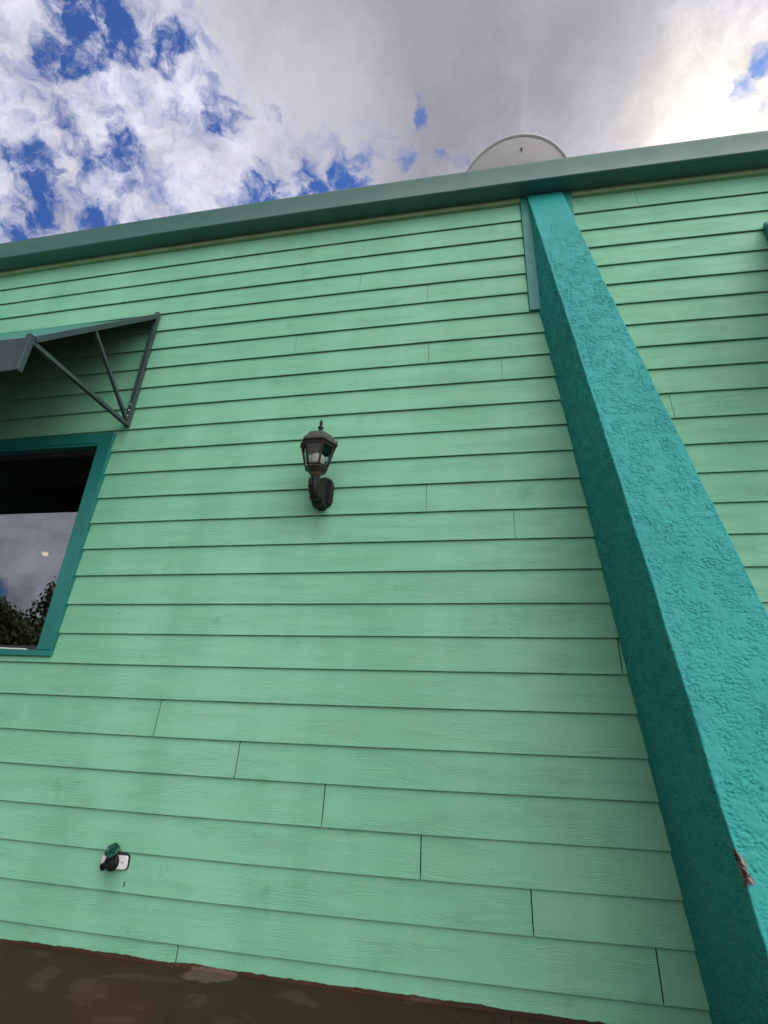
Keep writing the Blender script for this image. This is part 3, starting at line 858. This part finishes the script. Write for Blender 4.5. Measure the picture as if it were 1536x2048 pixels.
lathe(bm, [(0.018, z_(2.650)), (0.014, z_(2.656)), (0.0105, z_(2.668)), (0.012, z_(2.676)), (0.0165, z_(2.681)), (0.0175, z_(2.685)), (0.0155, z_(2.689)), (0.008, z_(2.692)), (0.0065, z_(2.697)),
           (0.0095, z_(2.705)), (0.0105, z_(2.714)), (0.009, z_(2.726)), (0.005, z_(2.738)), (0.0018, z_(2.745))], 16, (LX, LY, 0))
obj('finial', bm, M['bronze'], lid, smooth=True, angle=60)
for i in (0, 3):
    bm = bmesh.new()
    a = ph + math.pi / 3 * i
    lathe(bm, [(0.005, z_(2.572)), (0.005, z_(2.580)), (0.0035, z_(2.586))], 10, (LX + 0.112 * math.cos(a), LY + 0.112 * math.sin(a), 0))
    obj('screw', bm, M['bronze'], lid, smooth=True)
bm = bmesh.new()
lathe(bm, [(0.020, z_(2.414)), (0.024, z_(2.420)), (0.036, z_(2.434)), (0.044, z_(2.452)), (0.045, z_(2.468)), (0.040, z_(2.486)), (0.026, z_(2.500)), (0.008, z_(2.506))], 20, (LX, LY, 0))
obj('bulb', bm, M['bulb'], lan, smooth=True)  # oversized white bulb, shaped to stand for sky reflected in the panes

# ------------------------------------------------------------------ outdoor faucet
fau = tag(empty('outdoor_faucet', (-1.812, 0, 0.366)), 'black hose tap with green handle on a white plate screwed to the siding', 'faucet')
def rrect(bm, x0, x1, z0, z1, y0, y1, r, n=6, rot=0.0):
    pts = []
    for (cx, cz, a0) in ((x1 - r, z1 - r, 0), (x0 + r, z1 - r, 90), (x0 + r, z0 + r, 180), (x1 - r, z0 + r, 270)):
        for i in range(n + 1):
            a = R(a0 + 90 * i / n); pts.append((cx + r * math.cos(a), cz + r * math.sin(a)))
    ca, sa = math.cos(rot), math.sin(rot)
    pts = [(x * ca - z * sa, x * sa + z * ca) for x, z in pts]
    rings = []
    for (y, s) in ((y1, 1.0), (y0 + 0.002, 1.0), (y0, 0.965)):
        rings.append([bm.verts.new((x * s, y, z * s)) for x, z in pts])
    for a, b in zip(rings, rings[1:]):
        for i in range(len(a)): bm.faces.new((a[i], a[(i + 1) % len(a)], b[(i + 1) % len(a)], b[i]))
    bm.faces.new(rings[0]); bm.faces.new(rings[-1])
bm = bmesh.new()
rrect(bm, -0.071, 0.071, -0.029, 0.028, -0.012, 0.006, 0.012, rot=0.03)
pl = obj('plate', bm, M['white'], fau, smooth=True, angle=35)
bm = bmesh.new()
rrect(bm, -0.0735, 0.0735, -0.0315, 0.0300, -0.004, 0.007, 0.013, rot=0.03)
obj('gasket', bm, M['black'], pl)
bm = bmesh.new()
lathe(bm, [(0.0035, 0.0), (0.0033, 0.0135), (0.0015, 0.0145)], 10, (0.046, 0, 0.002), axis='Y')
obj('screw', bm, M['nail'], pl, smooth=True)
bm = bmesh.new()   # body: flange, barrel, valve bonnet and spout
lathe(bm, [(0.034, 0.008), (0.0375, 0.012), (0.0375, 0.020), (0.033, 0.025), (0.026, 0.028), (0.0235, 0.044), (0.020, 0.048)], 24, (-0.008, 0, -0.001), axis='Y')
tube(bm, [(-0.014, -0.030, -0.006), (-0.020, -0.044, -0.010), (-0.024, -0.053, -0.013)], [0.016, 0.0145, 0.0145], 14)
tube(bm, [(-0.0235, -0.052, -0.0128), (-0.0255, -0.060, -0.0145)], 0.0165, 16)
tube(bm, [(-0.008, -0.030, 0.016), (-0.008, -0.036, 0.036), (-0.008, -0.040, 0.052)], [0.017, 0.014, 0.0085], 12)
body = obj('body', bm, M['black'], fau, smooth=True, angle=40)
bm = bmesh.new()
lathe(bm, [(0.003, 0.0), (0.0026, 0.0022)], 8, (0.023, -0.021, 0.0), axis='Y')
obj('screw', bm, M['white'], body)
bm = bmesh.new()   # lobed green hand wheel on the slanted stem
hub = Vector((-0.002, -0.040, 0.052)); ax = Vector((-0.05, -0.80, 0.60)).normalized()
s_ = ax.cross(Vector((1, 0, 0))).normalized(); t_ = ax.cross(s_)
rings = []
for (rr, hh) in ((0.010, -0.008), (0.030, -0.006), (0.035, -0.001), (0.034, 0.005), (0.027, 0.008), (0.020, 0.004), (0.010, 0.005), (0.008, 0.010)):
    ring = []
    for i in range(48):
        a = 2 * math.pi * i / 48
        r_ = rr * (1 + (0.045 * math.cos(6 * a) if rr > 0.025 else 0))
        ring.append(bm.verts.new(hub + ax * hh + s_ * r_ * math.cos(a) + t_ * r_ * math.sin(a)))
    rings.append(ring)
for a, b in zip(rings, rings[1:]):
    for i in range(48): bm.faces.new((a[i], a[(i + 1) % 48], b[(i + 1) % 48], b[i]))
bm.faces.new(rings[0]); bm.faces.new(rings[-1])
obj('handle', bm, M['green_plastic'], fau, smooth=True, angle=50)
bm = bmesh.new()   # dark jagged strip standing in for the torn crevice above the plate
rs = random.Random(3)
prevv = None
for i in range(17):
    x = 0.004 + 0.058 * i / 16
    h = 0.034 + (0.020 * rs.random() * (1 - i / 19) if 0 < i < 16 else 0)
    cur = (bm.verts.new((x, -0.006, 0.026)), bm.verts.new((x, -0.005 - 0.004 * rs.random(), h)), bm.verts.new((x, 0.006, h + 0.001)))
    if prevv:
        for q in range(2): bm.faces.new((prevv[q], cur[q], cur[q + 1], prevv[q + 1]))
    prevv = cur
obj('crevice_dark', bm, M['nail'], fau)

# ------------------------------------------------------------------ satellite dish on the roof
dish = tag(empty('satellite_dish', (0.42, 0.62, 4.80)), 'pale grey round satellite dish rising above the gutter', 'satellite dish')
dc = Vector((0.39, 0.545, 5.430)) - Vector((0.42, 0.62, 4.80))
az, el = R(15), R(35)
nd = Vector((math.sin(az) * math.cos(el), math.cos(az) * math.cos(el), math.sin(el)))   # boresight, away from the street
e1 = nd.cross(Vector((0, 0, 1))).normalized(); e2 = e1.cross(nd)
RD = 0.535
bm = bmesh.new()
rings = []
K = 72
prof = [(0.03, -0.085), (0.12, -0.081), (0.24, -0.069), (0.36, -0.047), (0.46, -0.022), (0.508, -0.008), (0.514, -0.012), (0.528, -0.012), (0.535, -0.006), (0.535, 0.006), (0.528, 0.010), (0.508, 0.0),
        (0.46, -0.014), (0.36, -0.039), (0.24, -0.061), (0.12, -0.073), (0.03, -0.077)]
for (r_, h) in prof:
    rings.append([bm.verts.new(dc + nd * h + e1 * (r_ * math.cos(2 * math.pi * i / K)) + e2 * (r_ * math.sin(2 * math.pi * i / K))) for i in range(K)])
for a, b in zip(rings, rings[1:]):
    for i in range(K): bm.faces.new((a[i], a[(i + 1) % K], b[(i + 1) % K], b[i]))
bm.faces.new(rings[0]); bm.faces.new(rings[-1])
refl = obj('reflector', bm, M['dish'], dish, smooth=True, angle=35)
for (u_, v_) in ((0.145, 0.375), (0.2, -0.25), (-0.2, -0.25)):
    bm = bmesh.new()
    c_ = dc + e1 * u_ + e2 * v_ - nd * 0.050
    tube(bm, [c_ + nd * 0.01, c_ - nd * 0.002], 0.009, 10)
    obj('bolt', bm, M['sash'], refl)
bm = bmesh.new()
tube(bm, [(0.0, 0.0, 0.0), (0.0, 0.0, 0.50)], 0.028, 14)
tube(bm, [(0.0, 0.0, 0.45), tuple(dc - nd * 0.06)], 0.03, 12)
box(bm, -0.12, 0.12, -0.12, 0.12, 0.0, 0.012)
obj('mast', bm, M['steel'], dish, smooth=True)
bm = bmesh.new()
tube(bm, [tuple(dc - e2 * 0.50), tuple(dc - e2 * 0.40 + nd * 0.48)], 0.014, 10)
lathe(bm, [(0.03, 0.0), (0.04, 0.05), (0.03, 0.09)], 14, tuple(dc - e2 * 0.40 + nd * 0.48))
obj('feed_arm', bm, M['steel'], dish, smooth=True)

# ------------------------------------------------------------------ lit lamp inside the room
lamp = tag(empty('pendant_lamp', (-3.79, 1.00, 2.34)), 'small warm lit lamp hanging inside behind the window glass', 'lamp')
bm = bmesh.new(); lathe(bm, [(0.006, 0.05), (0.006, 0.98)], 8); obj('cord', bm, M['sash'], lamp)
bm = bmesh.new(); lathe(bm, [(0.055, 0.0), (0.05, 0.02), (0.02, 0.06), (0.01, 0.07)], 20); obj('lamp_shade', bm, M['sash'], lamp, smooth=True)
bm = bmesh.new(); lathe(bm, [(0.004, -0.032), (0.022, -0.024), (0.028, -0.008), (0.02, -0.001)], 16); obj('bulb', bm, M['lit'], lamp, smooth=True)

# ------------------------------------------------------------------ trees behind the photographer (seen mirrored in the window)
def tree(x, y, h, rad, seed, label):
    rs = random.Random(seed)
    root = tag(empty('broadleaf_tree', (x, y, -0.06)), label, 'tree', 'trees mirrored in the window')
    bm = bmesh.new()
    limbs = []
    tube(bm, [(0, 0, 0), (0.05, 0.03, h * .25), (-.04, .05, h * .5), (0.02, 0, h * .72)], [h * .028, h * .022, h * .016, h * .008], 10)
    for i in range(9):
        a = i * 2.4 + rs.random(); z = h * (.28 + .05 * i); L_ = rad * (0.9 - .05 * i)
        e_ = Vector((math.cos(a) * L_, math.sin(a) * L_, z + L_ * .55))
        tube(bm, [(0, 0, z), (e_.x * .5, e_.y * .5, z + L_ * .22), tuple(e_)], [h * .012, h * .008, h * .003], 7)
        limbs.append(e_)
    obj('trunk', bm, M['bark'], root, smooth=True)
    bm = bmesh.new()
    clumps = [e_ for e_ in limbs]
    for i in range(60):
        a = rs.random() * 6.28; u = rs.random() ** .5
        z = h * (.16 + .80 * rs.random()); pr = rad * (1.0 - ((z / h - .55) / .55) ** 2) ** .5 if abs(z / h - .55) < .52 else rad * .2
        clumps.append(Vector((math.cos(a) * pr * u, math.sin(a) * pr * u, z)))
    for c in clumps:
        cr = rad * (.22 + .2 * rs.random())
        for j in range(560):
            p = c + Vector((rs.gauss(0, 1), rs.gauss(0, 1), rs.gauss(0, .75))).normalized() * cr * (rs.random() ** .4) * (0.9 + .15 * rs.random())
            s = .05 + .07 * rs.random()
            q = Vector((rs.gauss(0, 1), rs.gauss(0, 1), rs.gauss(0, 1))).normalized(); t = q.orthogonal().normalized(); w_ = q.cross(t)
            bm.faces.new([bm.verts.new(v) for v in (p - t * s, p + w_ * s * .5, p + t * s, p - w_ * s * .5)])
    obj('crown', bm, M['leaf'], root)
TREES = [(-14.6, -9.6, 3.8, 2.2, 1, 'low bushy tree at the left of the window reflection'),
         (-16.4, -13.2, 4.15, 2.6, 2, 'low round tree in the middle of the window reflection'),
         (-15.2, -15.4, 6.2, 2.0, 3, 'taller tree at the right of the window reflection, its crown against cloud'),
         (-12.6, -17.2, 5.0, 2.5, 4, 'broad tree beyond the tall one in the window reflection')]
for t in TREES: tree(*t)
